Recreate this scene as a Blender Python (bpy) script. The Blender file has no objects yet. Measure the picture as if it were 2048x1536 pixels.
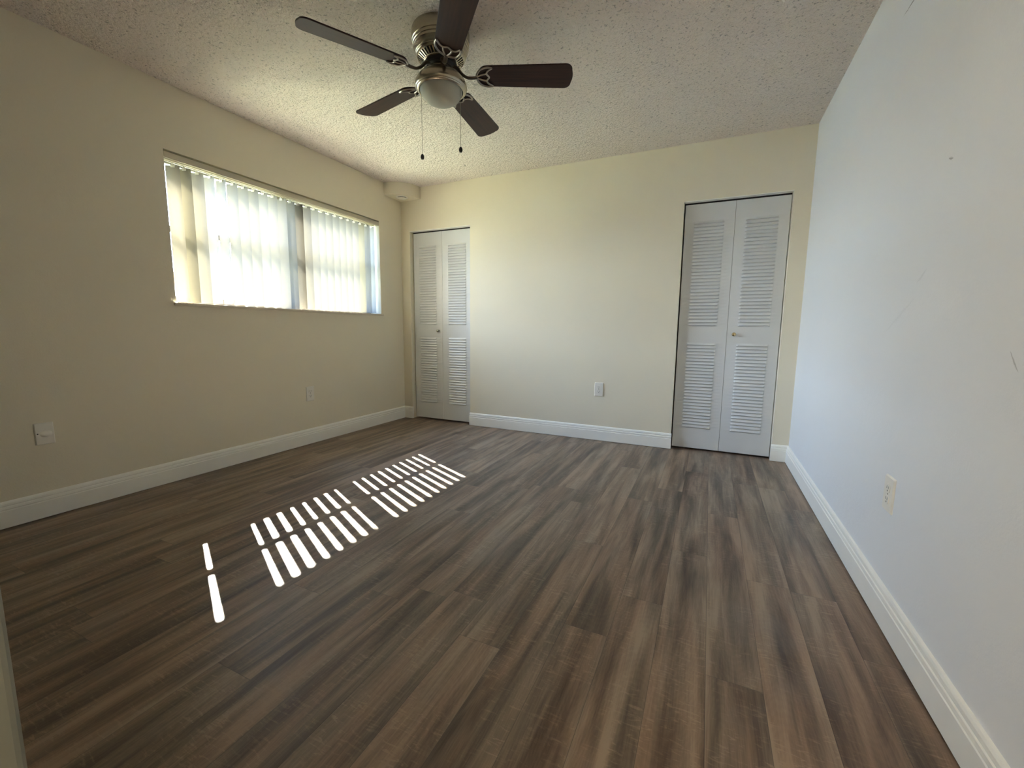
import bpy, bmesh, math, random
from mathutils import Vector, Matrix

C = bpy.context.scene.collection
SC = bpy.context.scene
PI = math.pi
random.seed(7)

# ------------------------------------------------------------------ camera
CAM = Vector((3.0639, -3.7612, 0.9853))
YAW, PITCH, ROLL, FPX = -0.4335, -0.1258, 0.0108, 848.49
_f = Vector((math.sin(YAW) * math.cos(PITCH), math.cos(YAW) * math.cos(PITCH), math.sin(PITCH)))
_r = Vector((math.cos(YAW), -math.sin(YAW), 0))
_u = _r.cross(_f)
_r2 = math.cos(ROLL) * _r + math.sin(ROLL) * _u
_u2 = -math.sin(ROLL) * _r + math.cos(ROLL) * _u
cd = bpy.data.cameras.new('camera')
cd.sensor_fit = 'HORIZONTAL'
cd.sensor_width = 36.0
cd.lens = 36.0 * FPX / 2048.0
cd.clip_start = 0.02
cam = bpy.data.objects.new('camera', cd)
C.objects.link(cam)
cam.matrix_world = Matrix(((_r2.x, _u2.x, -_f.x, CAM.x), (_r2.y, _u2.y, -_f.y, CAM.y),
                           (_r2.z, _u2.z, -_f.z, CAM.z), (0, 0, 0, 1)))
SC.camera = cam

# ------------------------------------------------------------------ view
SC.view_settings.view_transform = 'Standard'
SC.view_settings.look = 'None'
SC.view_settings.exposure = 2.3
SC.view_settings.gamma = 1.0
SC.view_settings.use_curve_mapping = False
SC.cycles.max_bounces = 16
SC.cycles.diffuse_bounces = 10
SC.cycles.glossy_bounces = 6
SC.cycles.transmission_bounces = 10
SC.cycles.transparent_max_bounces = 16
SC.cycles.caustics_reflective = False
SC.cycles.sample_clamp_indirect = 12.0

# ------------------------------------------------------------------ sky and sun
SKY_K = 8.9
SUN_S = 57.0
HALL_W = 15.0
w = bpy.data.worlds.new('sky')
SC.world = w
w.use_nodes = True
nt = w.node_tree
nt.nodes.clear()
wo = nt.nodes.new('ShaderNodeOutputWorld')
bg = nt.nodes.new('ShaderNodeBackground')
tc = nt.nodes.new('ShaderNodeTexCoord')
sx = nt.nodes.new('ShaderNodeSeparateXYZ')
cr = nt.nodes.new('ShaderNodeValToRGB')
cr.color_ramp.elements[0].position = 0.0
cr.color_ramp.elements[0].color = (0.80, 0.90, 1.0, 1)
cr.color_ramp.elements[1].position = 0.75
cr.color_ramp.elements[1].color = (0.22, 0.42, 0.85, 1)
nt.links.new(tc.outputs['Generated'], sx.inputs[0])
nt.links.new(sx.outputs['Z'], cr.inputs[0])
nt.links.new(cr.outputs[0], bg.inputs['Color'])
bg.inputs['Strength'].default_value = SKY_K
nt.links.new(bg.outputs[0], wo.inputs[0])

sd = bpy.data.lights.new('sun', 'SUN')
sd.energy = SUN_S
sd.color = (1.0, 0.95, 0.87)
sd.angle = math.radians(0.55)
so = bpy.data.objects.new('sun', sd)
C.objects.link(so)
so.rotation_euler = Vector((1.0, -0.485, -1.12)).to_track_quat('-Z', 'Y').to_euler()
so.location = (-6, 3, 7)

# daylight portal filling the window opening (helps the sky light find the room)
pd = bpy.data.lights.new('window_daylight', 'AREA')
pd.shape = 'RECTANGLE'
pd.size = 0.92
pd.size_y = 1.86
pd.cycles.is_portal = True
po = bpy.data.objects.new('window_daylight', pd)
C.objects.link(po)
po.location = (-0.235, -1.265, 1.59)
po.rotation_euler = (0, -PI / 2, 0)

# added fill light in the unseen hall behind the doorway the photo was taken from
hd_ = bpy.data.lights.new('hall_fill', 'AREA')
hd_.shape = 'DISK'
hd_.size = 0.35
hd_.energy = HALL_W
hd_.color = (1.0, 0.93, 0.82)
ho = bpy.data.objects.new('hall_fill', hd_)
C.objects.link(ho)
ho.location = (2.3, -4.6, 1.9)
ho.rotation_euler = (PI / 2 * 0.9, 0, PI)   # washes the hall's end wall

# ------------------------------------------------------------------ helpers
def tag(o, label=None, cat=None, group=None, kind=None):
    if label: o['label'] = label
    if cat: o['category'] = cat
    if group: o['group'] = group
    if kind: o['kind'] = kind
    return o

def empty(name, loc=(0, 0, 0), rotz=0.0, label=None, cat=None, group=None, kind=None, parent=None):
    o = bpy.data.objects.new(name, None)
    C.objects.link(o)
    o.empty_display_size = 0.05
    o.location = loc
    o.rotation_euler = (0, 0, rotz)
    if parent: o.parent = parent
    return tag(o, label, cat, group, kind)

def obj(name, bm, m, parent=None, smooth=None, bevel=0.0, seg=2):
    bmesh.ops.recalc_face_normals(bm, faces=bm.faces)
    me = bpy.data.meshes.new(name)
    bm.to_mesh(me)
    bm.free()
    if m is not None:
        for mm in (m if isinstance(m, (list, tuple)) else [m]):
            me.materials.append(mm)
    o = bpy.data.objects.new(name, me)
    C.objects.link(o)
    if parent: o.parent = parent
    if smooth is not None:
        for p in me.polygons: p.use_smooth = True
        me.set_sharp_from_angle(angle=math.radians(smooth))
    if bevel > 0:
        b = o.modifiers.new('bevel', 'BEVEL')
        b.width = bevel
        b.segments = seg
        b.limit_method = 'ANGLE'
        b.angle_limit = math.radians(40)
    return o

def bx(bm, x0, x1, y0, y1, z0, z1, mi=0):
    v = [bm.verts.new((x, y, z)) for x in (x0, x1) for y in (y0, y1) for z in (z0, z1)]
    for q in ((0, 1, 3, 2), (4, 6, 7, 5), (0, 4, 5, 1), (2, 3, 7, 6), (0, 2, 6, 4), (1, 5, 7, 3)):
        f = bm.faces.new([v[i] for i in q])
        f.material_index = mi

def box(name, x0, x1, y0, y1, z0, z1, m, parent=None, bevel=0.0, seg=2):
    bm = bmesh.new()
    bx(bm, x0, x1, y0, y1, z0, z1)
    return obj(name, bm, m, parent, bevel=bevel, seg=seg)

def lathe(bm, prof, n=48, cx=0, cy=0, cap0=False, cap1=False, mi=0):
    rings = []
    for r, z in prof:
        if r < 1e-6:
            rings.append([bm.verts.new((cx, cy, z))])
        else:
            rings.append([bm.verts.new((cx + r * math.cos(2 * PI * i / n), cy + r * math.sin(2 * PI * i / n), z)) for i in range(n)])
    for a, b in zip(rings[:-1], rings[1:]):
        for i in range(n):
            j = (i + 1) % n
            if len(a) == 1 and len(b) == 1: continue
            if len(a) == 1: f = bm.faces.new((a[0], b[j], b[i]))
            elif len(b) == 1: f = bm.faces.new((a[i], a[j], b[0]))
            else: f = bm.faces.new((a[i], a[j], b[j], b[i]))
            f.material_index = mi
    if cap0 and len(rings[0]) > 1: bm.faces.new(rings[0]).material_index = mi
    if cap1 and len(rings[-1]) > 1: bm.faces.new(rings[-1]).material_index = mi

def tube(bm, pts, rad, n=10, flat=1.0, mi=0, closed=False):
    """sweep a (possibly flattened in z) circle along pts; rad is a number or a list"""
    pts = [Vector(p) for p in pts]
    m = len(pts)
    rad = rad if isinstance(rad, (list, tuple)) else [rad] * m
    rings = []
    for i, p in enumerate(pts):
        a = pts[(i - 1) % m] if (i > 0 or closed) else p
        b = pts[(i + 1) % m] if (i < m - 1 or closed) else p
        t = (b - a).normalized()
        up = Vector((0, 0, 1)) if abs(t.z) < 0.95 else Vector((1, 0, 0))
        s = t.cross(up).normalized()
        q = s.cross(t).normalized()
        rings.append([bm.verts.new(p + rad[i] * (math.cos(2 * PI * k / n) * s + flat * math.sin(2 * PI * k / n) * q)) for k in range(n)])
    prs = list(zip(rings[:-1], rings[1:]))
    if closed: prs.append((rings[-1], rings[0]))
    for a, b in prs:
        for k in range(n):
            bm.faces.new((a[k], a[(k + 1) % n], b[(k + 1) % n], b[k])).material_index = mi
    if not closed:
        bm.faces.new(rings[0]).material_index = mi
        bm.faces.new(rings[-1]).material_index = mi

def prism(bm, poly, z0, z1, fn=lambda x, y, z: (x, y, z), mi=0):
    a = [bm.verts.new(fn(x, y, z0)) for x, y in poly]
    b = [bm.verts.new(fn(x, y, z1)) for x, y in poly]
    n = len(poly)
    bm.faces.new(a).material_index = mi
    bm.faces.new(b).material_index = mi
    for i in range(n):
        bm.faces.new((a[i], a[(i + 1) % n], b[(i + 1) % n], b[i])).material_index = mi

def smooth_path(pts, sub=6):
    """Catmull-Rom"""
    P = [Vector(p) for p in pts]
    out = []
    for i in range(len(P) - 1):
        p0 = P[max(i - 1, 0)]; p1 = P[i]; p2 = P[i + 1]; p3 = P[min(i + 2, len(P) - 1)]
        for k in range(sub):
            t = k / sub
            out.append(0.5 * ((2 * p1) + (p2 - p0) * t + (2 * p0 - 5 * p1 + 4 * p2 - p3) * t * t + (3 * p1 - p0 - 3 * p2 + p3) * t ** 3))
    out.append(P[-1])
    return out

# ------------------------------------------------------------------ materials
def new_mat(name):
    m = bpy.data.materials.new(name)
    m.use_nodes = True
    t = m.node_tree
    return m, t, t.nodes['Principled BSDF']

def N(t, kind, **kw):
    n = t.nodes.new(kind)
    for k, v in kw.items(): setattr(n, k, v)
    return n

def L(t, a, b): t.links.new(a, b)

def math_node(t, op, a, b=None, c=None, clamp=False):
    n = t.nodes.new('ShaderNodeMath')
    n.operation = op
    n.use_clamp = clamp
    for i, v in enumerate((a, b, c)):
        if v is None: continue
        if isinstance(v, (int, float)): n.inputs[i].default_value = v
        else: t.links.new(v, n.inputs[i])
    return n.outputs[0]

def mix_rgb(t, fac, a, b, mode='MIX'):
    n = t.nodes.new('ShaderNodeMix')
    n.data_type = 'RGBA'
    n.blend_type = mode
    for i, v in ((0, fac), (6, a), (7, b)):
        if isinstance(v, (int, float)): n.inputs[i].default_value = v
        elif isinstance(v, tuple): n.inputs[i].default_value = v if len(v) == 4 else (*v, 1)
        else: t.links.new(v, n.inputs[i])
    return n.outputs[2]

def noise(t, vec, scale, detail=2.0, rough=0.5, dist=0.0):
    n = t.nodes.new('ShaderNodeTexNoise')
    n.inputs['Scale'].default_value = scale
    n.inputs['Detail'].default_value = detail
    n.inputs['Roughness'].default_value = rough
    n.inputs['Distortion'].default_value = dist
    if vec is not None: t.links.new(vec, n.inputs['Vector'])
    return n.outputs['Fac']

def ramp(t, fac, stops, interp='LINEAR'):
    n = t.nodes.new('ShaderNodeValToRGB')
    n.color_ramp.interpolation = interp
    e = n.color_ramp.elements
    while len(e) < len(stops): e.new(0.5)
    for x, (p, c) in zip(e, stops):
        x.position = p
        x.color = (c, c, c, 1) if isinstance(c, (int, float)) else (*c, 1)
    t.links.new(fac, n.inputs[0])
    return n.outputs[0]

def bump(t, bs, h, strength, dist):
    n = t.nodes.new('ShaderNodeBump')
    n.inputs['Strength'].default_value = strength
    n.inputs['Distance'].default_value = dist
    t.links.new(h, n.inputs['Height'])
    t.links.new(n.outputs[0], bs.inputs['Normal'])
    return n

def simple(name, col, rough=0.5, metal=0.0, spec=0.5, var=0.03, scale=8.0, bumps=None, coat=0.0):
    m, t, b = new_mat(name)
    co = N(t, 'ShaderNodeTexCoord').outputs['Object']
    nz = noise(t, co, scale, 3)
    v = math_node(t, 'MULTIPLY_ADD', nz, 2 * var, 1.0 - var)
    mc = t.nodes.new('ShaderNodeVectorMath'); mc.operation = 'SCALE'
    mc.inputs[0].default_value = col
    t.links.new(v, mc.inputs['Scale'])
    L(t, mc.outputs[0], b.inputs['Base Color'])
    b.inputs['Roughness'].default_value = rough
    b.inputs['Metallic'].default_value = metal
    b.inputs['Specular IOR Level'].default_value = spec
    if coat: b.inputs['Coat Weight'].default_value = coat; b.inputs['Coat Roughness'].default_value = 0.2
    if bumps:
        s, st, d = bumps
        bump(t, b, noise(t, co, s, 2), st, d)
    return m

def wall_paint(name, col, marks=False):
    m, t, b = new_mat(name)
    co = N(t, 'ShaderNodeTexCoord').outputs['Object']
    big = noise(t, co, 1.3, 3)
    v = math_node(t, 'MULTIPLY_ADD', big, 0.05, 0.975)
    mc = t.nodes.new('ShaderNodeVectorMath'); mc.operation = 'SCALE'
    mc.inputs[0].default_value = col
    t.links.new(v, mc.inputs['Scale'])
    out = mc.outputs[0]
    if marks:
        sep = N(t, 'ShaderNodeSeparateXYZ'); L(t, co, sep.inputs[0])
        wob = noise(t, co, 40.0, 2)
        def mark(y0, y1, z, hw, slope, dark):
            nonlocal out
            yc, hy = (y0 + y1) / 2, abs(y1 - y0) / 2
            dy = math_node(t, 'ABSOLUTE', math_node(t, 'SUBTRACT', sep.outputs['Y'], yc))
            zz = math_node(t, 'MULTIPLY_ADD', math_node(t, 'SUBTRACT', sep.outputs['Y'], yc), slope, z)
            zz = math_node(t, 'MULTIPLY_ADD', wob, 0.012, math_node(t, 'SUBTRACT', zz, 0.006))
            dz = math_node(t, 'ABSOLUTE', math_node(t, 'SUBTRACT', sep.outputs['Z'], zz))
            wd = math_node(t, 'SUBTRACT', 1.0, math_node(t, 'DIVIDE', dy, hy), clamp=True)
            a = math_node(t, 'SUBTRACT', 1.0, math_node(t, 'DIVIDE', dz, math_node(t, 'MULTIPLY_ADD', wd, hw, 0.0005)), clamp=True)
            a = math_node(t, 'MULTIPLY', a, math_node(t, 'MINIMUM', math_node(t, 'MULTIPLY', wd, 5.0), 1.0))
            out = mix_rgb(t, math_node(t, 'MULTIPLY', a, dark), out, (0.06, 0.055, 0.045))
        mark(-1.78, -1.50, 2.194, 0.006, 0.02, 0.9)      # crack near the top
        mark(-2.075, -2.045, 1.491, 0.006, 0.3, 0.6)     # scuffs
        mark(-2.50, -2.46, 0.93, 0.006, 1.2, 0.5)
        mark(-2.0, -1.93, 1.17, 0.010, -0.6, 0.12)
        mark(-1.95, -1.70, 1.05, 0.012, -0.5, 0.06)
    L(t, out, b.inputs['Base Color'])
    b.inputs['Roughness'].default_value = 0.55
    b.inputs['Specular IOR Level'].default_value = 0.35
    n1 = noise(t, co, 160.0, 2)
    n2 = noise(t, co, 26.0, 2)
    h = math_node(t, 'MULTIPLY_ADD', n2, 1.6, n1)
    bump(t, b, h, 0.22, 0.002)
    return m

M = {}
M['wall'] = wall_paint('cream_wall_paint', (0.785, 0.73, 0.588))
M['wall_r'] = wall_paint('wall_paint_skylit_marked', (0.79, 0.80, 0.81), marks=True)  # bluer copy of the wall paint; cool sky light put into the colour
M['white'] = simple('white_trim_paint', (0.90, 0.89, 0.83), 0.35, spec=0.5)
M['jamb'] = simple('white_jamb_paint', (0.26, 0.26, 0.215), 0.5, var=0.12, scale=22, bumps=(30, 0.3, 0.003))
M['door'] = simple('white_louver_door_paint', (0.655, 0.67, 0.675), 0.38, spec=0.5, var=0.02)
M['plate'] = simple('white_plastic', (0.82, 0.79, 0.715), 0.35)
M['black'] = simple('black_gap', (0.012, 0.011, 0.010), 0.8)
M['slot'] = simple('grey_outlet_slot', (0.10, 0.095, 0.085), 0.7)
M['nickel'] = simple('brushed_nickel', (0.47, 0.42, 0.33), 0.27, metal=1.0, var=0.05, scale=40)
M['pewter'] = simple('dark_pewter', (0.13, 0.11, 0.095), 0.32, metal=0.9, var=0.08, scale=40)
M['pewter_light'] = simple('worn_pewter_edge', (0.34, 0.31, 0.27), 0.34, metal=1.0, var=0.1, scale=60)
M['hub'] = simple('black_motor_hub', (0.012, 0.012, 0.012), 0.3)
M['brass'] = simple('brass_knob', (0.62, 0.50, 0.28), 0.22, metal=1.0)
M['steel'] = simple('satin_steel_knob', (0.36, 0.34, 0.29), 0.25, metal=1.0)
M['bowl'] = simple('frosted_opal_glass', (0.47, 0.465, 0.39), 0.6, spec=0.25, var=0.02)
M['knobwood'] = simple('dark_wood_pull', (0.02, 0.014, 0.012), 0.35)
M['chain'] = simple('pull_chain_metal', (0.30, 0.27, 0.22), 0.35, metal=1.0)
M['alu'] = simple('grey_aluminium_frame', (0.17, 0.155, 0.14), 0.4, metal=0.3)
M['sill'] = simple('marble_sill', (0.66, 0.59, 0.46), 0.4, var=0.08, scale=14)
M['valance'] = simple('cream_headrail', (0.55, 0.50, 0.40), 0.4)
M['carrier'] = simple('white_carrier_plastic', (0.42, 0.40, 0.35), 0.4)
M['stucco'] = simple('white_stucco', (0.75, 0.74, 0.70), 0.8, bumps=(60, 0.4, 0.004))
M['fascia'] = simple('brown_fascia', (0.30, 0.13, 0.03), 0.6, var=0.15)
M['ground'] = simple('dry_grass_and_paving', (0.22, 0.23, 0.14), 0.9, var=0.3, scale=3)
M['blocker'] = simple('white_blocker_metal', (0.70, 0.70, 0.68), 0.5)
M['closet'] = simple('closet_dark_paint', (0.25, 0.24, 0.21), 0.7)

def ceiling_mat():
    m, t, b = new_mat('popcorn_ceiling')
    co = N(t, 'ShaderNodeTexCoord').outputs['Object']
    b.inputs['Base Color'].default_value = (0.90, 0.83, 0.75, 1)
    b.inputs['Roughness'].default_value = 0.85
    b.inputs['Specular IOR Level'].default_value = 0.2
    a = noise(t, co, 62.0, 3, 0.55, 0.6)
    a = ramp(t, a, [(0.34, 0.0), (0.62, 1.0)])
    c = noise(t, co, 190.0, 2)
    h = math_node(t, 'MULTIPLY_ADD', c, 0.35, a)
    bump(t, b, h, 1.0, 0.009)
    big = noise(t, co, 3.0, 3)
    pit_shade = ramp(t, noise(t, co, 75.0, 2, 0.5, 0.8), [(0.30, 0.58), (0.40, 1.0)])  # shade in the texture's hollows, put into the colour as dark specks
    v = math_node(t, 'MULTIPLY', pit_shade, math_node(t, 'MULTIPLY_ADD', big, 0.06, 0.97))
    mc = t.nodes.new('ShaderNodeVectorMath'); mc.operation = 'SCALE'
    mc.inputs[0].default_value = (0.90, 0.815, 0.755)
    t.links.new(v, mc.inputs['Scale'])
    L(t, mc.outputs[0], b.inputs['Base Color'])
    return m
M['ceiling'] = ceiling_mat()

def floor_mat():
    m, t, b = new_mat('vinyl_plank_floor')
    PW, PL, X0 = 0.1455, 1.22, 2.094
    co = N(t, 'ShaderNodeTexCoord').outputs['Object']
    sep = N(t, 'ShaderNodeSeparateXYZ'); L(t, co, sep.inputs[0])
    X, Y = sep.outputs['X'], sep.outputs['Y']
    xr = math_node(t, 'DIVIDE', math_node(t, 'SUBTRACT', X, X0), PW)
    row = math_node(t, 'FLOOR', xr)
    fx = math_node(t, 'FRACT', xr)
    wn = N(t, 'ShaderNodeTexWhiteNoise', noise_dimensions='1D'); L(t, row, wn.inputs['W'])
    yr = math_node(t, 'ADD', math_node(t, 'DIVIDE', Y, PL), math_node(t, 'MULTIPLY', wn.outputs['Value'], 7.0))
    pl = math_node(t, 'FLOOR', yr)
    fy = math_node(t, 'FRACT', yr)
    cid = N(t, 'ShaderNodeCombineXYZ'); L(t, row, cid.inputs[0]); L(t, pl, cid.inputs[1])
    w3 = N(t, 'ShaderNodeTexWhiteNoise', noise_dimensions='3D'); L(t, cid.outputs[0], w3.inputs['Vector'])
    sr = N(t, 'ShaderNodeSeparateColor'); L(t, w3.outputs['Color'], sr.inputs[0])
    r1, r2, r3 = sr.outputs[0], sr.outputs[1], sr.outputs[2]
    def coords(kx, ky, o1, o2):
        c = N(t, 'ShaderNodeCombineXYZ')
        L(t, math_node(t, 'MULTIPLY_ADD', X, kx, math_node(t, 'MULTIPLY', r2, o1)), c.inputs[0])
        L(t, math_node(t, 'MULTIPLY_ADD', Y, ky, math_node(t, 'MULTIPLY', r3, o2)), c.inputs[1])
        L(t, math_node(t, 'MULTIPLY', r1, 31.0), c.inputs[2])
        return c.outputs[0]
    streak = noise(t, coords(17, 1.5, 57, 41), 1.0, 4, 0.55, 0.35)
    hue = noise(t, coords(11, 1.1, 23, 77), 1.0, 3, 0.5, 0.3)
    fine = noise(t, coords(210, 7, 91, 13), 1.0, 4, 0.6)
    saw = noise(t, coords(26, 120, 11, 17), 1.0, 3, 0.6, 0.8)
    patch = noise(t, coords(9, 5, 19, 61), 1.0, 2)
    # cathedral rings
    wv = N(t, 'ShaderNodeTexWave', wave_type='RINGS', rings_direction='SPHERICAL')
    rc = N(t, 'ShaderNodeCombineXYZ')
    L(t, math_node(t, 'MULTIPLY', math_node(t, 'ADD', fx, math_node(t, 'MULTIPLY_ADD', r3, 0.6, -0.8)), 1.0), rc.inputs[0])
    L(t, math_node(t, 'MULTIPLY', math_node(t, 'SUBTRACT', fy, r2), 1.6), rc.inputs[1])
    L(t, rc.outputs[0], wv.inputs['Vector'])
    wv.inputs['Scale'].default_value = 9.0
    wv.inputs['Distortion'].default_value = 5.0
    wv.inputs['Detail'].default_value = 3.0
    wv.inputs['Detail Scale'].default_value = 1.2
    tone = math_node(t, 'ADD', math_node(t, 'MULTIPLY_ADD', streak, 1.5, -0.17), math_node(t, 'MULTIPLY_ADD', r1, 0.13, -0.065))
    tone = math_node(t, 'ADD', tone, math_node(t, 'MULTIPLY_ADD', fine, 0.34, -0.17))
    tone = math_node(t, 'ADD', tone, math_node(t, 'MULTIPLY_ADD', wv.outputs['Fac'], 0.03, -0.015))
    sawm = math_node(t, 'MULTIPLY', ramp(t, saw, [(0.54, 0.0), (0.66, 1.0)]), ramp(t, patch, [(0.40, 0.0), (0.58, 1.0)]))
    tone = math_node(t, 'MULTIPLY_ADD', sawm, 0.17, tone)
    warm = ramp(t, tone, [(0.20, (0.044, 0.030, 0.022)), (0.42, (0.108, 0.080, 0.062)), (0.60, (0.180, 0.140, 0.112)), (0.85, (0.29, 0.235, 0.19))])
    cool = ramp(t, tone, [(0.20, (0.044, 0.035, 0.028)), (0.42, (0.100, 0.084, 0.070)), (0.60, (0.168, 0.146, 0.123)), (0.85, (0.28, 0.25, 0.215))])
    col = mix_rgb(t, ramp(t, hue, [(0.40, 0.0), (0.60, 1.0)]), warm, cool)
    col = mix_rgb(t, 1.0, col, (1.16, 0.98, 0.80), 'MULTIPLY')
    # seams
    ex = math_node(t, 'MULTIPLY', math_node(t, 'MINIMUM', fx, math_node(t, 'SUBTRACT', 1.0, fx)), PW)
    ey = math_node(t, 'MULTIPLY', math_node(t, 'MINIMUM', fy, math_node(t, 'SUBTRACT', 1.0, fy)), PL)
    e = math_node(t, 'MINIMUM', ex, ey)
    seam = math_node(t, 'SUBTRACT', 1.0, math_node(t, 'DIVIDE', e, 0.0011), clamp=True)
    col = mix_rgb(t, math_node(t, 'MULTIPLY', seam, 0.75), col, (0.02, 0.016, 0.013))
    # pale dusty smears
    dust = math_node(t, 'MULTIPLY', ramp(t, noise(t, co, 1.7, 4, 0.6), [(0.60, 0.0), (0.74, 1.0)]), 0.22)
    col = mix_rgb(t, dust, col, (0.30, 0.28, 0.26))
    L(t, col, b.inputs['Base Color'])
    ro = math_node(t, 'MULTIPLY_ADD', streak, 0.12, 0.34)
    ro = math_node(t, 'MULTIPLY_ADD', dust, 0.5, ro)
    L(t, ro, b.inputs['Roughness'])
    b.inputs['Specular IOR Level'].default_value = 0.5
    h = math_node(t, 'MULTIPLY_ADD', fine, 0.25, math_node(t, 'MULTIPLY', sawm, 0.4))
    h = math_node(t, 'SUBTRACT', h, seam)
    bump(t, b, h, 0.35, 0.0008)
    return m
M['floor'] = floor_mat()

def blade_mat():
    m, t, b = new_mat('dark_walnut_blade')
    co = N(t, 'ShaderNodeTexCoord').outputs['Object']
    mp = N(t, 'ShaderNodeMapping'); mp.inputs['Scale'].default_value = (3, 60, 20); L(t, co, mp.inputs[0])
    g = noise(t, mp.outputs[0], 1.0, 5, 0.6, 0.4)
    c = ramp(t, g, [(0.3, (0.014, 0.005, 0.003)), (0.7, (0.046, 0.016, 0.009))])
    L(t, c, b.inputs['Base Color'])
    b.inputs['Roughness'].default_value = 0.42
    b.inputs['Specular IOR Level'].default_value = 0.32
    return m
M['blade'] = blade_mat()

def slat_mat(name, col, trans):
    m, t, b = new_mat(name)
    out = t.nodes['Material Output']
    co = N(t, 'ShaderNodeTexCoord').outputs['Object']
    nz = math_node(t, 'MULTIPLY_ADD', noise(t, co, 30.0, 2), 0.06, 0.97)
    def scaled(c):
        mc = t.nodes.new('ShaderNodeVectorMath'); mc.operation = 'SCALE'
        mc.inputs[0].default_value = c
        t.links.new(nz, mc.inputs['Scale'])
        return mc.outputs[0]
    L(t, scaled(col), b.inputs['Base Color'])
    b.inputs['Roughness'].default_value = 0.6
    b.inputs['Specular IOR Level'].default_value = 0.08
    tr = N(t, 'ShaderNodeBsdfTranslucent')
    L(t, scaled(tuple(x * y for x, y in zip(col, (1.0, 0.95, 0.86)))), tr.inputs['Color'])
    mx = N(t, 'ShaderNodeMixShader'); mx.inputs[0].default_value = trans
    L(t, b.outputs[0], mx.inputs[1]); L(t, tr.outputs[0], mx.inputs[2])
    L(t, mx.outputs[0], out.inputs['Surface'])
    return m
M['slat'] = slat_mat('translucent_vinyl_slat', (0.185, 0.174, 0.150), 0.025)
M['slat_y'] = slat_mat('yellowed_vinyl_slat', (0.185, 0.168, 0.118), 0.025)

def glass_mat():
    m, t, b = new_mat('window_glass')
    out = t.nodes['Material Output']
    t.nodes.remove(b)
    tr = N(t, 'ShaderNodeBsdfTransparent'); tr.inputs['Color'].default_value = (0.93, 0.96, 0.96, 1)
    gl = N(t, 'ShaderNodeBsdfGlossy'); gl.inputs['Roughness'].default_value = 0.02
    lw = N(t, 'ShaderNodeLayerWeight'); lw.inputs['Blend'].default_value = 0.5
    fr = math_node(t, 'MULTIPLY_ADD', math_node(t, 'POWER', lw.outputs['Facing'], 5.0), 0.9, 0.04)
    mx = N(t, 'ShaderNodeMixShader')
    L(t, fr, mx.inputs[0]); L(t, tr.outputs[0], mx.inputs[1]); L(t, gl.outputs[0], mx.inputs[2])
    L(t, mx.outputs[0], out.inputs['Surface'])
    return m
M['glass'] = glass_mat()

# ------------------------------------------------------------------ room shell
W, H, D, T = 3.66, 2.44, 3.66, 0.22
D1 = (0.110, 0.848)          # left closet opening
D2 = (2.812, 3.548)          # right closet opening
DH = 2.012                   # closet opening height
WY0, WY1, WZ0, WZ1 = -2.190, -0.340, 1.118, 2.052   # window opening
J0, J1 = 2.629, 3.46         # doorway the photo was taken from

def struct(name, bm, m, **kw):
    o = obj(name, bm, m, **kw)
    o['kind'] = 'structure'
    return o

bm = bmesh.new(); bx(bm, -0.02, W + 0.02, -5.4, 0.75, -0.12, 0.0)
struct('floor', bm, M['floor'])
bm = bmesh.new(); bx(bm, -0.02, W + 0.02, -5.4, 0.75, H, H + 0.15)
struct('ceiling', bm, M['ceiling'])
bm = bmesh.new()
bx(bm, -T, 0, -5.4, WY0, -0.12, H + 0.15)
bx(bm, -T, 0, WY1, 0.75, -0.12, H + 0.15)
bx(bm, -T, 0, WY0, WY1, -0.12, WZ0)
bx(bm, -T, 0, WY0, WY1, WZ1, H + 0.15)
struct('wall_left', bm, M['wall'])
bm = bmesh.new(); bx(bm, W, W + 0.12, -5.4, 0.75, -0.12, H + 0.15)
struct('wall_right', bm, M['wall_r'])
bm = bmesh.new()
for a, b_, z0 in ((0.0, D1[0], 0), (D1[0], D1[1], DH), (D1[1], D2[0], 0), (D2[0], D2[1], DH), (D2[1], W, 0)):
    bx(bm, a, b_, 0.0, 0.11, z0, H)
struct('wall_back', bm, M['wall'])
bm = bmesh.new()
bx(bm, 0.0, J0, -D - 0.115, -D, 0, H)
bx(bm, J1, W, -D - 0.115, -D, 0, H)
bx(bm, J0, J1, -D - 0.115, -D, 2.05, H)
struct('wall_front', bm, M['jamb'], bevel=0.006, seg=3)
# hall beyond the doorway and the back of the closets
bm = bmesh.new()
bx(bm, 0.0, W, -5.4, -5.3, 0, H)
struct('wall_hall', bm, M['wall'])
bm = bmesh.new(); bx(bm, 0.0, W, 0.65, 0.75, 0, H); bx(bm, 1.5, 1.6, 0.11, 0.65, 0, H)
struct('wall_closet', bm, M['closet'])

# ------------------------------------------------------------------ baseboards
BB = [(0, 0.003), (0.015, 0.003), (0.015, 0.086), (0.0125, 0.089), (0.0125, 0.092), (0.0145, 0.095), (0.0135, 0.105),
      (0.0098, 0.1075), (0.0098, 0.110), (0.0115, 0.113), (0.0105, 0.122), (0.007, 0.129), (0.0, 0.132)]
def baseboard(name, p0, p1, nrm):
    bm = bmesh.new()
    p0, p1, nrm = Vector(p0), Vector(p1), Vector(nrm)
    a = [bm.verts.new(p0 + nrm * d + Vector((0, 0, z))) for d, z in BB]
    b = [bm.verts.new(p1 + nrm * d + Vector((0, 0, z))) for d, z in BB]
    n = len(BB)
    bm.faces.new(a); bm.faces.new(b)
    for i in range(n): bm.faces.new((a[i], a[(i + 1) % n], b[(i + 1) % n], b[i]))
    return struct(name, bm, M['white'])
baseboard('baseboard_left', (0, -D, 0), (0, 0, 0), (1, 0, 0))
baseboard('baseboard_right', (W, -D, 0), (W, 0, 0), (-1, 0, 0))
baseboard('baseboard_back', (D1[1] - 0.004, 0, 0), (D2[0] + 0.006, 0, 0), (0, -1, 0))
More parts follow.
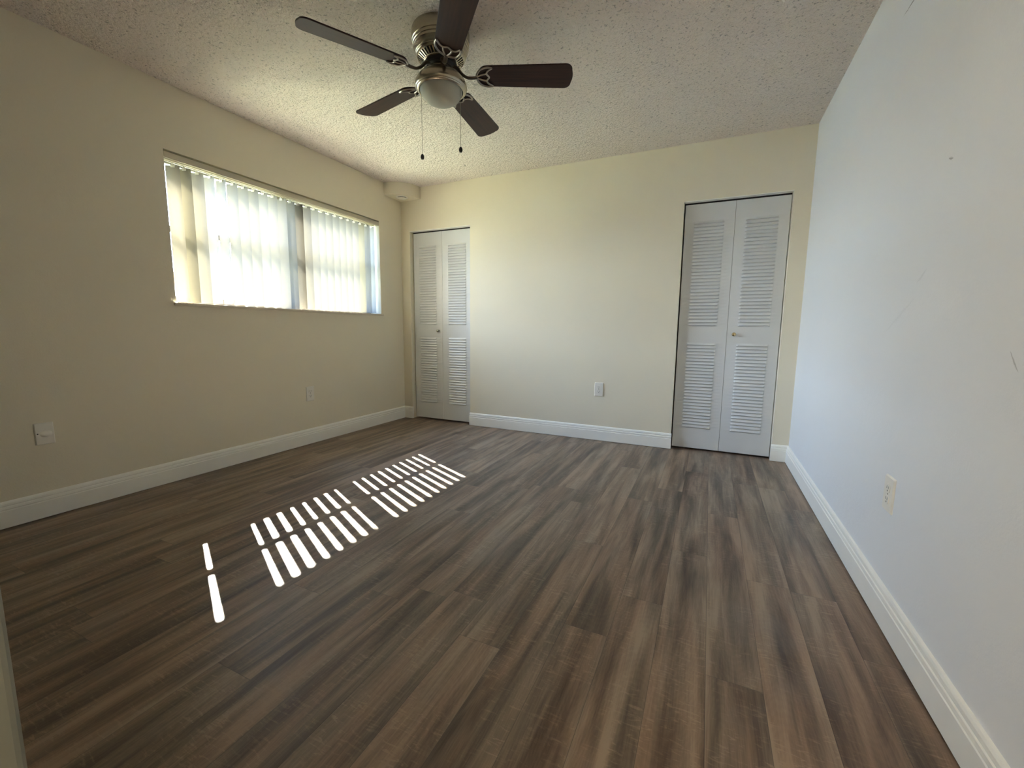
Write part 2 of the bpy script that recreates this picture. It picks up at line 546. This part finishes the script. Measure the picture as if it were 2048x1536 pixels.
baseboard('baseboard_back_left', (0.0, 0, 0), (D1[0] + 0.010, 0, 0), (0, -1, 0))
baseboard('baseboard_back_right', (D2[1] - 0.006, 0, 0), (W, 0, 0), (0, -1, 0))
baseboard('baseboard_front', (0, -D, 0), (J0 - 0.05, -D, 0), (0, 1, 0))

# ------------------------------------------------------------------ corner soffit with round vent
bm = bmesh.new()
pr = [(0, 0)] + [(0.255 * math.sin(a) ** 0.92, -0.258 * math.cos(a) ** 0.92) for a in [PI / 2 * i / 20 for i in range(21)]]
prism(bm, pr, 2.322, H)
o = struct('trim_1', bm, M['wall'], smooth=30)
o['label'] = 'cream quarter-round boxed corner under the ceiling beside the window'

vent = empty('round_vent', (0.122, -0.128, 2.322), label='small round white vent set under the boxed ceiling corner', cat='vent')
bm = bmesh.new()
lathe(bm, [(0.040, -0.0005), (0.060, -0.0005), (0.062, -0.003), (0.060, -0.006), (0.047, -0.007), (0.043, -0.004), (0.040, -0.0005)], 40)
obj('ring', bm, M['plate'], vent, smooth=40)
bm = bmesh.new()
lathe(bm, [(0.0, -0.022), (0.020, -0.021), (0.038, -0.017), (0.047, -0.013), (0.047, -0.0115), (0.036, -0.0125), (0.0, -0.0125)], 40)
lathe(bm, [(0.006, -0.0125), (0.006, -0.001)], 16)
obj('damper_disc', bm, M['plate'], vent, smooth=40)
bm = bmesh.new()
lathe(bm, [(0.0, -0.0012), (0.042, -0.0012)], 40)
obj('dark_throat', bm, M['black'], vent)

# ------------------------------------------------------------------ window
win = empty('window_1', (0, 0, 0), kind='structure')
win['label'] = 'grey aluminium window in the left wall behind the vertical blind'
FX0, FX1 = -0.175, -0.135
ZB = WZ0 + 0.018   # top of sill
def wbox(name, x0, x1, y0, y1, z0, z1, m, par=win, bevel=0.002):
    return box(name, x0, x1, y0, y1, z0, z1, m, par, bevel=bevel)
bm = bmesh.new()
bx(bm, FX0, FX1, WY0, WY0 + 0.035, ZB, WZ1)
bx(bm, FX0, FX1, WY1 - 0.035, WY1, ZB, WZ1)
bx(bm, FX0, FX1, WY0 + 0.035, WY1 - 0.035, ZB, ZB + 0.05)
bx(bm, FX0, FX1, WY0 + 0.035, WY1 - 0.035, WZ1 - 0.040, WZ1)
obj('window_frame', bm, M['alu'], win, bevel=0.002)
wbox('mullion', FX0, FX1, -1.355, -1.255, ZB + 0.05, WZ1 - 0.040, M['alu'])
for a, b_ in ((WY0 + 0.035, -1.355), (-1.255, WY1 - 0.035)):
    wbox('meeting_rail', FX0 + 0.004, FX1 - 0.004, a, b_, 1.596, 1.634, M['alu'])
    wbox('upper_pane', -0.157, -0.153, a, b_, 1.634, WZ1 - 0.040, M['glass'], bevel=0)
    wbox('lower_pane', -0.157, -0.153, a, b_, ZB + 0.05, 1.596, M['glass'], bevel=0)
bm = bmesh.new()
SP = [(-0.20, WY0 + 0.001), (-0.20, WY1 - 0.001), (0.0005, WY1 - 0.001), (0.0005, WY1 + 0.022), (0.016, WY1 + 0.022),
      (0.016, WY0 - 0.015), (0.0005, WY0 - 0.015), (0.0005, WY0 + 0.001)]
prism(bm, SP, WZ0, ZB)
obj('window_sill', bm, M['sill'], win, bevel=0.003, seg=3)

# ------------------------------------------------------------------ vertical blind
bl = empty('vertical_blind', (-0.06, (WY0 + WY1) / 2, ZB), label='cream translucent vertical slat blind hanging in the window recess', cat='blind')
def local(o): # children are given in world coordinates; shift them to the blind's base
    o.location = Vector(o.location) - Vector(bl.location)
    return o
HZ = 2.004
bm = bmesh.new()
bx(bm, -0.006, -0.001, WY0 + 0.004, WY1 - 0.004, HZ, HZ + 0.037)        # valance face
bx(bm, -0.086, -0.006, WY0 + 0.004, WY1 - 0.004, HZ + 0.033, HZ + 0.037)
bx(bm, -0.040, -0.006, WY1 - 0.012, WY1 - 0.004, HZ, HZ + 0.033)
local(obj('valance', bm, M['valance'], bl, bevel=0.0012))
bm = bmesh.new()
bx(bm, -0.078, -0.042, WY0 + 0.006, WY1 - 0.014, HZ + 0.002, HZ + 0.033)
bx(bm, -0.064, -0.056, WY0 + 0.006, WY1 - 0.014, HZ - 0.003, HZ + 0.002)
local(obj('headrail', bm, M['valance'], bl, bevel=0.0015))

PV0, PP, SW = -2.128, 0.0757, 0.089
TH = {1: 64, 2: 62, 3: 64, 4: 79, 5: 81, 6: 76, 7: 74, 8: 73.5, 9: 77, 10: 76, 11: 74, 12: 74, 13: 73.5, 14: 73.5, 15: 74,
      16: 75, 17: 74, 18: 75, 19: 74, 20: 74, 21: 74, 22: 75, 23: 75, 24: 92}
def slat_bm(h):
    """curved slat hanging from z=0 down to -h, width along local x"""
    bm = bmesh.new()
    n = 10
    th = 0.0009
    cols = []
    for i in range(n + 1):
        u = -SW / 2 + SW * i / n
        c = 0.0055 * (1 - (2 * i / n - 1) ** 2)
        cols.append((u, c))
    rows = [0.0, -0.06, -h * 0.35, -h * 0.7, -h]
    F = [[bm.verts.new((u, c + th / 2, z)) for u, c in cols] for z in rows]
    for r in range(len(rows) - 1):
        for i in range(n):
            bm.faces.new((F[r][i], F[r][i + 1], F[r + 1][i + 1], F[r + 1][i]))
    return bm
for k in range(1, 25):
    y = PV0 + PP * (k - 1)
    if k == 1: y += 0.012
    if k == 24: y -= 0.006
    h = 1.988 - (ZB + 0.008) + random.uniform(-0.004, 0.003)
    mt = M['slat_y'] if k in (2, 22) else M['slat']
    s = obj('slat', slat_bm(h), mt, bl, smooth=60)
    th = math.radians(TH[k] + random.uniform(-0.7, 0.7))
    if k in (2, 22): s['label'] = 'yellowed slat'
    s.location = Vector((-0.06, y, 1.988)) - Vector(bl.location)
    s.rotation_euler = (0, 0, PI / 2 - th)     # width vector = (sin th, cos th)
    bm = bmesh.new()
    tube(bm, [(0, 0, 0.020), (0, 0, 0.002)], 0.0035, 8)
    bx(bm, -0.012, 0.012, 0.002, 0.0085, -0.010, 0.006)
    tube(bm, [(-0.011, 0.008, 0.004), (0.0, 0.008, 0.008), (0.011, 0.008, 0.004)], 0.002, 6)
    obj('carrier_clip', bm, M['carrier'], s)

# ------------------------------------------------------------------ outside the window
bm = bmesh.new(); bx(bm, -40, -T - 0.001, -30, 30, -0.45, -0.30)
o = struct('ground', bm, M['ground'])
sh = empty('sun_blocker', (-0.36, -0.350, 1.15), label='added unseen folded shutter standing outside beside the window', cat='blocker')  # unseen object added outside to shade the right-end slats
bm = bmesh.new()
for i in range(8):
    x = -0.15 + 0.30 * i / 8
    tube(bm, [(x + 0.02, 0.03 if i % 2 else 0.0, -0.06), (x + 0.02, 0.03 if i % 2 else 0.0, 1.32)], 0.006, 6)
pts = [(-0.14 + 0.28 * i / 16, 0.0 if i % 2 else 0.035) for i in range(17)]
for (xa, ya), (xb, yb) in zip(pts[:-1], pts[1:]):
    prism(bm, [(xa, ya), (xb, yb), (xb + 0.001, yb + 0.002), (xa + 0.001, ya + 0.002)], -0.06, 1.32)
obj('folded_panels', bm, M['blocker'], sh)
box('blocker_rail', -0.15, 0.14, -0.012, 0.05, 1.32, 1.36, M['blocker'], sh)
box('blocker_rail', -0.15, 0.14, -0.012, 0.05, -0.10, -0.06, M['blocker'], sh)

nb = empty('neighbour_building', (-9.5, 2.0, -0.30), label='low white building with brown roof edge seen past the left end of the blind', cat='building')
bm = bmesh.new(); bx(bm, -2.5, 1.45, -9, 0.45, 0, 2.2)
obj('outside_wall', bm, M['stucco'], nb)
bm = bmesh.new(); bx(bm, -2.8, 1.55, -9.2, 0.55, 2.2, 2.52)
obj('roof_fascia', bm, M['fascia'], nb)

# ------------------------------------------------------------------ louvered bifold closet doors
def leaf_bm(w_, h_, x0, x1, fields, pitch=0.0267):
    """panel: front face at y=0 (toward the room is -y), back at +0.024"""
    bm = bmesh.new()
    xs = [0.0, x0, x0 + 0.004, x0 + 0.011, x1 - 0.011, x1 - 0.004, x1, w_]
    dep = [0, 0, 0.45, 1, 1, 0.45, 0, 0]
    rows = [(0.0, 0.0)]
    for z0, z1 in fields:
        n = max(1, round((z1 - z0) / pitch))
        p = (z1 - z0) / n
        for i in range(n):
            b = z0 + i * p
            rows += [(b, 0.0), (b + p * 0.02, 0.006), (b + p * 0.19, 0.0065), (b + p * 0.205, -0.0070), (b + p * 0.34, -0.0092), (b + p * 0.62, -0.0050), (b + p * 0.98, 0.0)]
        rows.append((z1, 0.0))
    rows.append((h_, 0.0))
    G = [[bm.verts.new((x, d * y, z)) for x, d in zip(xs, dep)] for z, y in rows]
    for r in range(len(rows) - 1):
        for c in range(len(xs) - 1):
            bm.faces.new((G[r][c], G[r][c + 1], G[r + 1][c + 1], G[r + 1][c]))
    # back and sides
    b0, b1, b2, b3 = (bm.verts.new(v) for v in ((0, .024, 0), (w_, .024, 0), (w_, .024, h_), (0, .024, h_)))
    bm.faces.new((b0, b3, b2, b1))
    bm.faces.new([G[0][c] for c in range(len(xs))] + [b1, b0])
    bm.faces.new([G[-1][c] for c in range(len(xs))] + [b2, b3])
    bm.faces.new([G[r][0] for r in range(len(rows))] + [b3, b0])
    bm.faces.new([G[r][-1] for r in range(len(rows))] + [b2, b1])
    return bm

def bifold(name, ox0, ox1, knob_x, knob_leaf, knob_m, label, knob_label, lip):
    d = empty(name, ((ox0 + ox1) / 2, 0.05, 0.0), kind='structure', label=label)
    cx = (ox0 + ox1) / 2
    gap = 0.006
    a0, a1 = ox0 + 0.010, ox1 - 0.005
    mid = (a0 + a1) / 2
    zb, zt = 0.016, 1.994
    leaves = []
    for i, (l0, l1) in enumerate(((a0, mid - 0.0012), (mid + 0.0012, a1))):
        w_ = l1 - l0
        m0, m1 = (0.068, w_ - 0.073) if i == 0 else (0.072, w_ - 0.070)
        o = obj('door_leaf', leaf_bm(w_, zt - zb, m0, m1, ((0.172, 0.886), (1.018, 1.846))), M['door'], d, smooth=28)
        o.location = (l0 - cx, 0, zb)
        leaves.append((o, l0))
    # knob is a sub-part of its leaf
    lf, l0 = leaves[knob_leaf]
    bm = bmesh.new()
    lathe(bm, [(0.0, 0.030), (0.008, 0.0295), (0.0135, 0.026), (0.0155, 0.020), (0.0135, 0.014), (0.008, 0.011), (0.0065, 0.004), (0.0115, 0.0025), (0.012, 0.0), (0, 0)], 28)
    bmesh.ops.rotate(bm, cent=(0, 0, 0), matrix=Matrix.Rotation(PI / 2, 3, 'X'), verts=bm.verts)
    kn = obj('door_knob', bm, knob_m, lf, smooth=45)
    kn.location = (knob_x - l0, 0.0, 0.972 - zb)
    kn['label'] = knob_label
    tr = box('top_track', ox0 + 0.004 - cx, ox1 - 0.004 - cx, 0.004, 0.026, 1.999, 2.0115, M['black'], d)
    # dark closet behind the gaps
    return d
bifold('door_1', *D1, 0.431, 0, M['steel'], 'narrow white louvered bifold closet door in the corner beside the window', 'satin steel knob', 0)
bifold('door_2', *D2, 3.232, 1, M['brass'], 'white louvered bifold closet door beside the right wall', 'brass knob', 0)

for i, (a, b_) in enumerate((D1, D2)):      # white liner under each closet opening's head
    bm = bmesh.new(); bx(bm, a + 0.0005, b_ - 0.0005, 0.001, 0.050, DH - 0.006, DH - 0.0003)
    struct('trim_%d' % (i + 2), bm, M['white'])

# ------------------------------------------------------------------ electrical plates
def rr(w_, h_, r, n=5):
    P = []
    for cx, cy, a0 in ((w_ / 2 - r, h_ / 2 - r, 0), (-w_ / 2 + r, h_ / 2 - r, 90), (-w_ / 2 + r, -h_ / 2 + r, 180), (w_ / 2 - r, -h_ / 2 + r, 270)):
        for i in range(n + 1):
            a = math.radians(a0 + 90 * i / n)
            P.append((cx + r * math.cos(a), cy + r * math.sin(a)))
    return P
def plate_bm(w_, h_, d):
    """in local x (width), z (height), thickness toward -y with a chamfered rim"""
    bm = bmesh.new()
    rings = []
    for (ww, hh, r, y) in ((w_, h_, 0.004, 0), (w_, h_, 0.004, -d * 0.35), (w_ - 0.007, h_ - 0.007, 0.004, -d)):
        rings.append([bm.verts.new((x, y, z)) for x, z in rr(ww, hh, r)])
    for a, b in zip(rings[:-1], rings[1:]):
        for i in range(len(a)):
            bm.faces.new((a[i], a[(i + 1) % len(a)], b[(i + 1) % len(a)], b[i]))
    bm.faces.new(rings[0]); bm.faces.new(rings[-1])
    return bm
def screw_bm(x, z, y0):
    bm = bmesh.new()
    P = [(x + 0.003 * math.cos(2 * PI * i / 14), z + 0.003 * math.sin(2 * PI * i / 14)) for i in range(14)]
    prism(bm, P, y0, y0 - 0.001, lambda a, b, c: (a, c, b))
    return bm
def outlet(loc, rotz, label, cat='outlet'):
    t = empty('wall_outlet', loc, rotz, label=label, cat=cat, group='duplex wall outlets')
    obj('cover_plate', plate_bm(0.079, 0.124, 0.0065), M['plate'], t)
    for s in (1, -1):
        zc = s * 0.0195
        bm = bmesh.new()
        P = [(x * 1.0, z + zc) for x, z in rr(0.034, 0.028, 0.010, 6)]
        prism(bm, P, -0.006, -0.0085, lambda a, b, c: (a, c, b))
        r = obj('receptacle', bm, M['plate'], t)
        bm = bmesh.new()
        bx(bm, -0.0078, -0.0053, -0.0088, -0.008, zc - 0.001, zc + 0.0085)
        bx(bm, 0.0053, 0.0078, -0.0088, -0.008, zc - 0.001, zc + 0.0085)
        G = [(0.003 * math.cos(2 * PI * i / 12), zc - 0.0078 + 0.003 * math.sin(2 * PI * i / 12)) for i in range(12)]
        prism(bm, G, -0.008, -0.0088, lambda a, b, c: (a, c, b))
        obj('slots', bm, M['slot'], r)
    obj('screw', screw_bm(0, 0, -0.006), M['chain'], t)
    return t
outlet((0.0, -1.240, 0.432), PI / 2, 'ivory duplex wall outlet on the left wall below the right end of the window')
outlet((2.186, 0.0, 0.467), 0, 'white duplex wall outlet on the back wall between the two louvered doors')
outlet((W, -1.937, 0.439), -PI / 2, 'white duplex wall outlet on the bare right wall')

cp = empty('cable_wall_plate', (0.0, -2.841, 0.435), PI / 2, label='ivory wall plate with oval cable hood at the near end of the left wall', cat='wall plate')
obj('cover_plate', plate_bm(0.072, 0.112, 0.0065), M['plate'], cp)
bm = bmesh.new()
n = 20
rim = [(0.024 * math.cos(2 * PI * i / n), 0.019 * math.sin(2 * PI * i / n)) for i in range(n)]
r0 = [bm.verts.new((x + 0.004, -0.006, z)) for x, z in rim]
r1 = [bm.verts.new((x * 0.8 + 0.004, -0.011, z * 0.78 - 0.001)) for x, z in rim]
r2 = [bm.verts.new((x * 0.4 + 0.004, -0.0145, z * 0.4 - 0.003)) for x, z in rim]
for a, b_ in ((r0, r1), (r1, r2)):
    for i in range(n): bm.faces.new((a[i], a[(i + 1) % n], b_[(i + 1) % n], b_[i]))
bm.faces.new(r2); bm.faces.new(r0)
obj('cable_hood', bm, M['plate'], cp, smooth=60)
obj('screw', screw_bm(-0.026, 0.002, -0.006), M['hub'], cp)

# ------------------------------------------------------------------ ceiling fan
FA = Vector((1.763, -1.834, 0))
fan = empty('ceiling_fan', (FA.x, FA.y, H), label='flush-mount ceiling fan with five dark walnut blades and frosted bowl light', cat='ceiling fan')
fz = lambda z: z - H
bm = bmesh.new()
prof = [(0.138, 2.44), (0.1415, 2.432), (0.1415, 2.404), (0.1400, 2.400), (0.1405, 2.397), (0.1400, 2.386), (0.1372, 2.3835), (0.1378, 2.381), (0.1370, 2.371),
        (0.1342, 2.3685), (0.1347, 2.366), (0.1335, 2.358), (0.1310, 2.3555), (0.1265, 2.340), (0.1240, 2.333), (0.1220, 2.3315), (0.1222, 2.329), (0.119, 2.324), (0.116, 2.322)]
lathe(bm, [(r, fz(z)) for r, z in prof], 72, cap0=True)
obj('motor_housing', bm, M['nickel'], fan, smooth=35)
bm = bmesh.new()
lathe(bm, [(0.112, fz(2.322)), (0.078, fz(2.299)), (0.0, fz(2.299))], 48)
obj('vent_recess', bm, M['black'], fan)
bm = bmesh.new()
lathe(bm, [(0.118, fz(2.323)), (0.1155, fz(2.3175)), (0.111, fz(2.3165)), (0.109, fz(2.320))], 64)
lathe(bm, [(0.085, fz(2.302)), (0.084, fz(2.298)), (0.079, fz(2.296)), (0.077, fz(2.299))], 64)
for i in range(38):
    a = 2 * PI * i / 38
    ca, sa = math.cos(a), math.sin(a)
    def rp(r, t_, z): return (r * ca - t_ * sa, r * sa + t_ * ca, fz(z))
    q = [bm.verts.new(rp(r, t_, z)) for r, t_, z in ((0.113, -0.0042, 2.3185), (0.113, 0.0042, 2.3185), (0.082, 0.0030, 2.2985), (0.082, -0.0030, 2.2985),
                                                     (0.113, -0.0042, 2.322), (0.113, 0.0042, 2.322), (0.082, 0.0030, 2.302), (0.082, -0.0030, 2.302))]
    for f in ((0, 1, 2, 3), (4, 7, 6, 5), (0, 4, 5, 1), (2, 6, 7, 3), (0, 3, 7, 4), (1, 5, 6, 2)): bm.faces.new([q[k] for k in f])
obj('vent_ring', bm, M['nickel'], fan, smooth=35)
bm = bmesh.new()
lathe(bm, [(0.076, fz(2.2985)), (0.076, fz(2.283)), (0.070, fz(2.278)), (0.0, fz(2.278))], 48, cap0=True)
obj('flywheel', bm, M['hub'], fan, smooth=35)
bm = bmesh.new()
lathe(bm, [(0.0, fz(2.2785)), (0.056, fz(2.2785)), (0.057, fz(2.262)), (0.0, fz(2.262))], 48)
obj('switch_housing', bm, M['nickel'], fan, smooth=35)
bm = bmesh.new()
prof = [(0.0, 2.263), (0.058, 2.2625), (0.074, 2.256), (0.098, 2.241), (0.118, 2.219), (0.128, 2.200), (0.1300, 2.188), (0.1280, 2.180), (0.124, 2.176), (0.121, 2.1755),
        (0.120, 2.173), (0.115, 2.169), (0.1095, 2.168), (0.106, 2.172), (0.106, 2.185)]
lathe(bm, [(r, fz(z)) for r, z in prof], 72)
obj('light_fitter', bm, M['nickel'], fan, smooth=35)
bm = bmesh.new()
prof = [(0.1045, 2.184)] + [(0.1045 * math.cos(a) ** 0.85, 2.172 - 0.064 * math.sin(a) ** 1.1) for a in [PI / 2 * i / 16 for i in range(16)]] + [(0.0, 2.108)]
lathe(bm, [(r, fz(z)) for r, z in prof], 64)
obj('glass_bowl', bm, M['bowl'], fan, smooth=50)

BZ = 2.241
def blade_outline():
    P = []
    r0, r1 = 0.182, 0.656
    h0, h1 = 0.061, 0.073
    # root arc
    for i in range(13):
        a = PI / 2 + PI * i / 12
        P.append((r0 + 0.048 + 0.048 * math.cos(a) * 1.0, h0 * math.sin(a)))
    # tip with rounded corners, slightly bowed
    rc = 0.034
    for i in range(7):
        a = -PI / 2 + (PI / 2) * i / 6
        P.append((r1 - rc - 0.006 + rc * math.cos(a), -h1 + rc + rc * math.sin(a)))
    P.append((r1 - 0.001, -0.015)); P.append((r1, 0.0)); P.append((r1 - 0.001, 0.015))
    for i in range(7):
        a = (PI / 2) * i / 6
        P.append((r1 - rc - 0.006 + rc * math.cos(a), h1 - rc + rc * math.sin(a)))
    return P
PITCH_B = math.radians(13)
def blade_bm():
    bm = bmesh.new()
    prism(bm, blade_outline(), -0.003, 0.004)
    return bm
def iron_bm():
    """crescent filigree bracket under the blade root (in the blade's tilted frame)"""
    bm = bmesh.new()
    z = -0.0065
    outer = smooth_path([(0.258, 0.054, z), (0.232, 0.058, z), (0.200, 0.046, z), (0.183, 0.022, z), (0.178, 0, z), (0.183, -0.022, z), (0.200, -0.046, z), (0.232, -0.058, z), (0.258, -0.054, z)], 6)
    inner = smooth_path([(0.258, 0.054, z), (0.236, 0.038, z), (0.229, 0.020, z), (0.240, 0.0, z), (0.229, -0.020, z), (0.236, -0.038, z), (0.258, -0.054, z)], 6)
    tube(bm, outer, 0.0052, 8, 0.7)
    tube(bm, inner, 0.0046, 8, 0.7)
    tube(bm, smooth_path([(0.180, 0.004, z), (0.205, 0.016, z), (0.230, 0.021, z)], 5), 0.0042, 8, 0.7)
    tube(bm, smooth_path([(0.180, -0.004, z), (0.205, -0.016, z), (0.230, -0.021, z)], 5), 0.0042, 8, 0.7)
    return bm
def arm_bm():
    bm = bmesh.new()
    zz = BZ - H
    pts = smooth_path([(0.060, 0, fz(2.284)), (0.082, 0, fz(2.276)), (0.105, 0, fz(2.250)), (0.130, 0, fz(2.2345)), (0.155, 0, fz(2.232)), (0.182, 0, fz(2.2345))], 6)
    n = len(pts)
    tube(bm, pts, [0.015 - 0.005 * min(1, i / (n * 0.55)) for i in range(n)], 10, 0.62)
    return bm
b_me = blade_bm(); i_me = iron_bm(); a_me = arm_bm()
first = None
for k in range(5):
    ang = math.radians(23.8 + 72 * k)
    if k == 0:
        bo = obj('blade', b_me, M['blade'], fan, bevel=0.0015)
        ar = obj('blade_arm', a_me, M['pewter'], fan, smooth=50)
        ir = obj('filigree_bracket', i_me, M['pewter_light'], ar, smooth=50)
        first = (bo, ar, ir)
    else:
        bo = first[0].copy(); C.objects.link(bo); bo.parent = fan
        ar = first[1].copy(); C.objects.link(ar); ar.parent = fan
        ir = first[2].copy(); C.objects.link(ir); ir.parent = ar
    Rz = Matrix.Rotation(ang, 4, 'Z')
    tilt = Matrix.Translation((0, 0, fz(BZ))) @ Matrix.Rotation(-PITCH_B, 4, 'X')
    bo.matrix_local = Rz @ tilt
    ar.matrix_local = Rz
    ir.matrix_local = tilt

# view directions for the two chains (as seen they hang at the left and the right of the bowl)
def chain(x, y, z0, z1, klen):
    bm = bmesh.new()
    n = int((z0 - z1) / 0.006)
    tube(bm, [(0, 0, 0), (0, 0, z1 - z0)], 0.0009, 6)
    for i in range(n):
        zc = -0.006 * i
        bmesh.ops.create_icosphere(bm, subdivisions=1, radius=0.0017, matrix=Matrix.Translation((0, 0, zc)))
    c = obj('pull_chain', bm, M['chain'], fan)
    c.location = (x - FA.x, y - FA.y, fz(z0))
    bm = bmesh.new()
    lathe(bm, [(0, 0.002), (0.004, 0.001), (0.0075, -0.004), (0.009, -0.010), (0.009, -0.017), (0.0065, -0.0235), (0.0, -0.0255)], 20)
    kb = obj('pull_knob', bm, M['knobwood'], c, smooth=50)
    kb.location = (0, 0, z1 - z0)
vd = Vector((FA.x - CAM.x, FA.y - CAM.y, 0)).normalized()
rt = Vector((-vd.y, vd.x, 0)) * -1.0
pl_ = FA - rt * 0.098 + vd * 0.020
pr_ = FA + rt * 0.094 - vd * 0.052
chain(pl_.x, pl_.y, 2.171, 1.873, 0)
chain(pr_.x, pr_.y, 2.171, 1.893, 0)
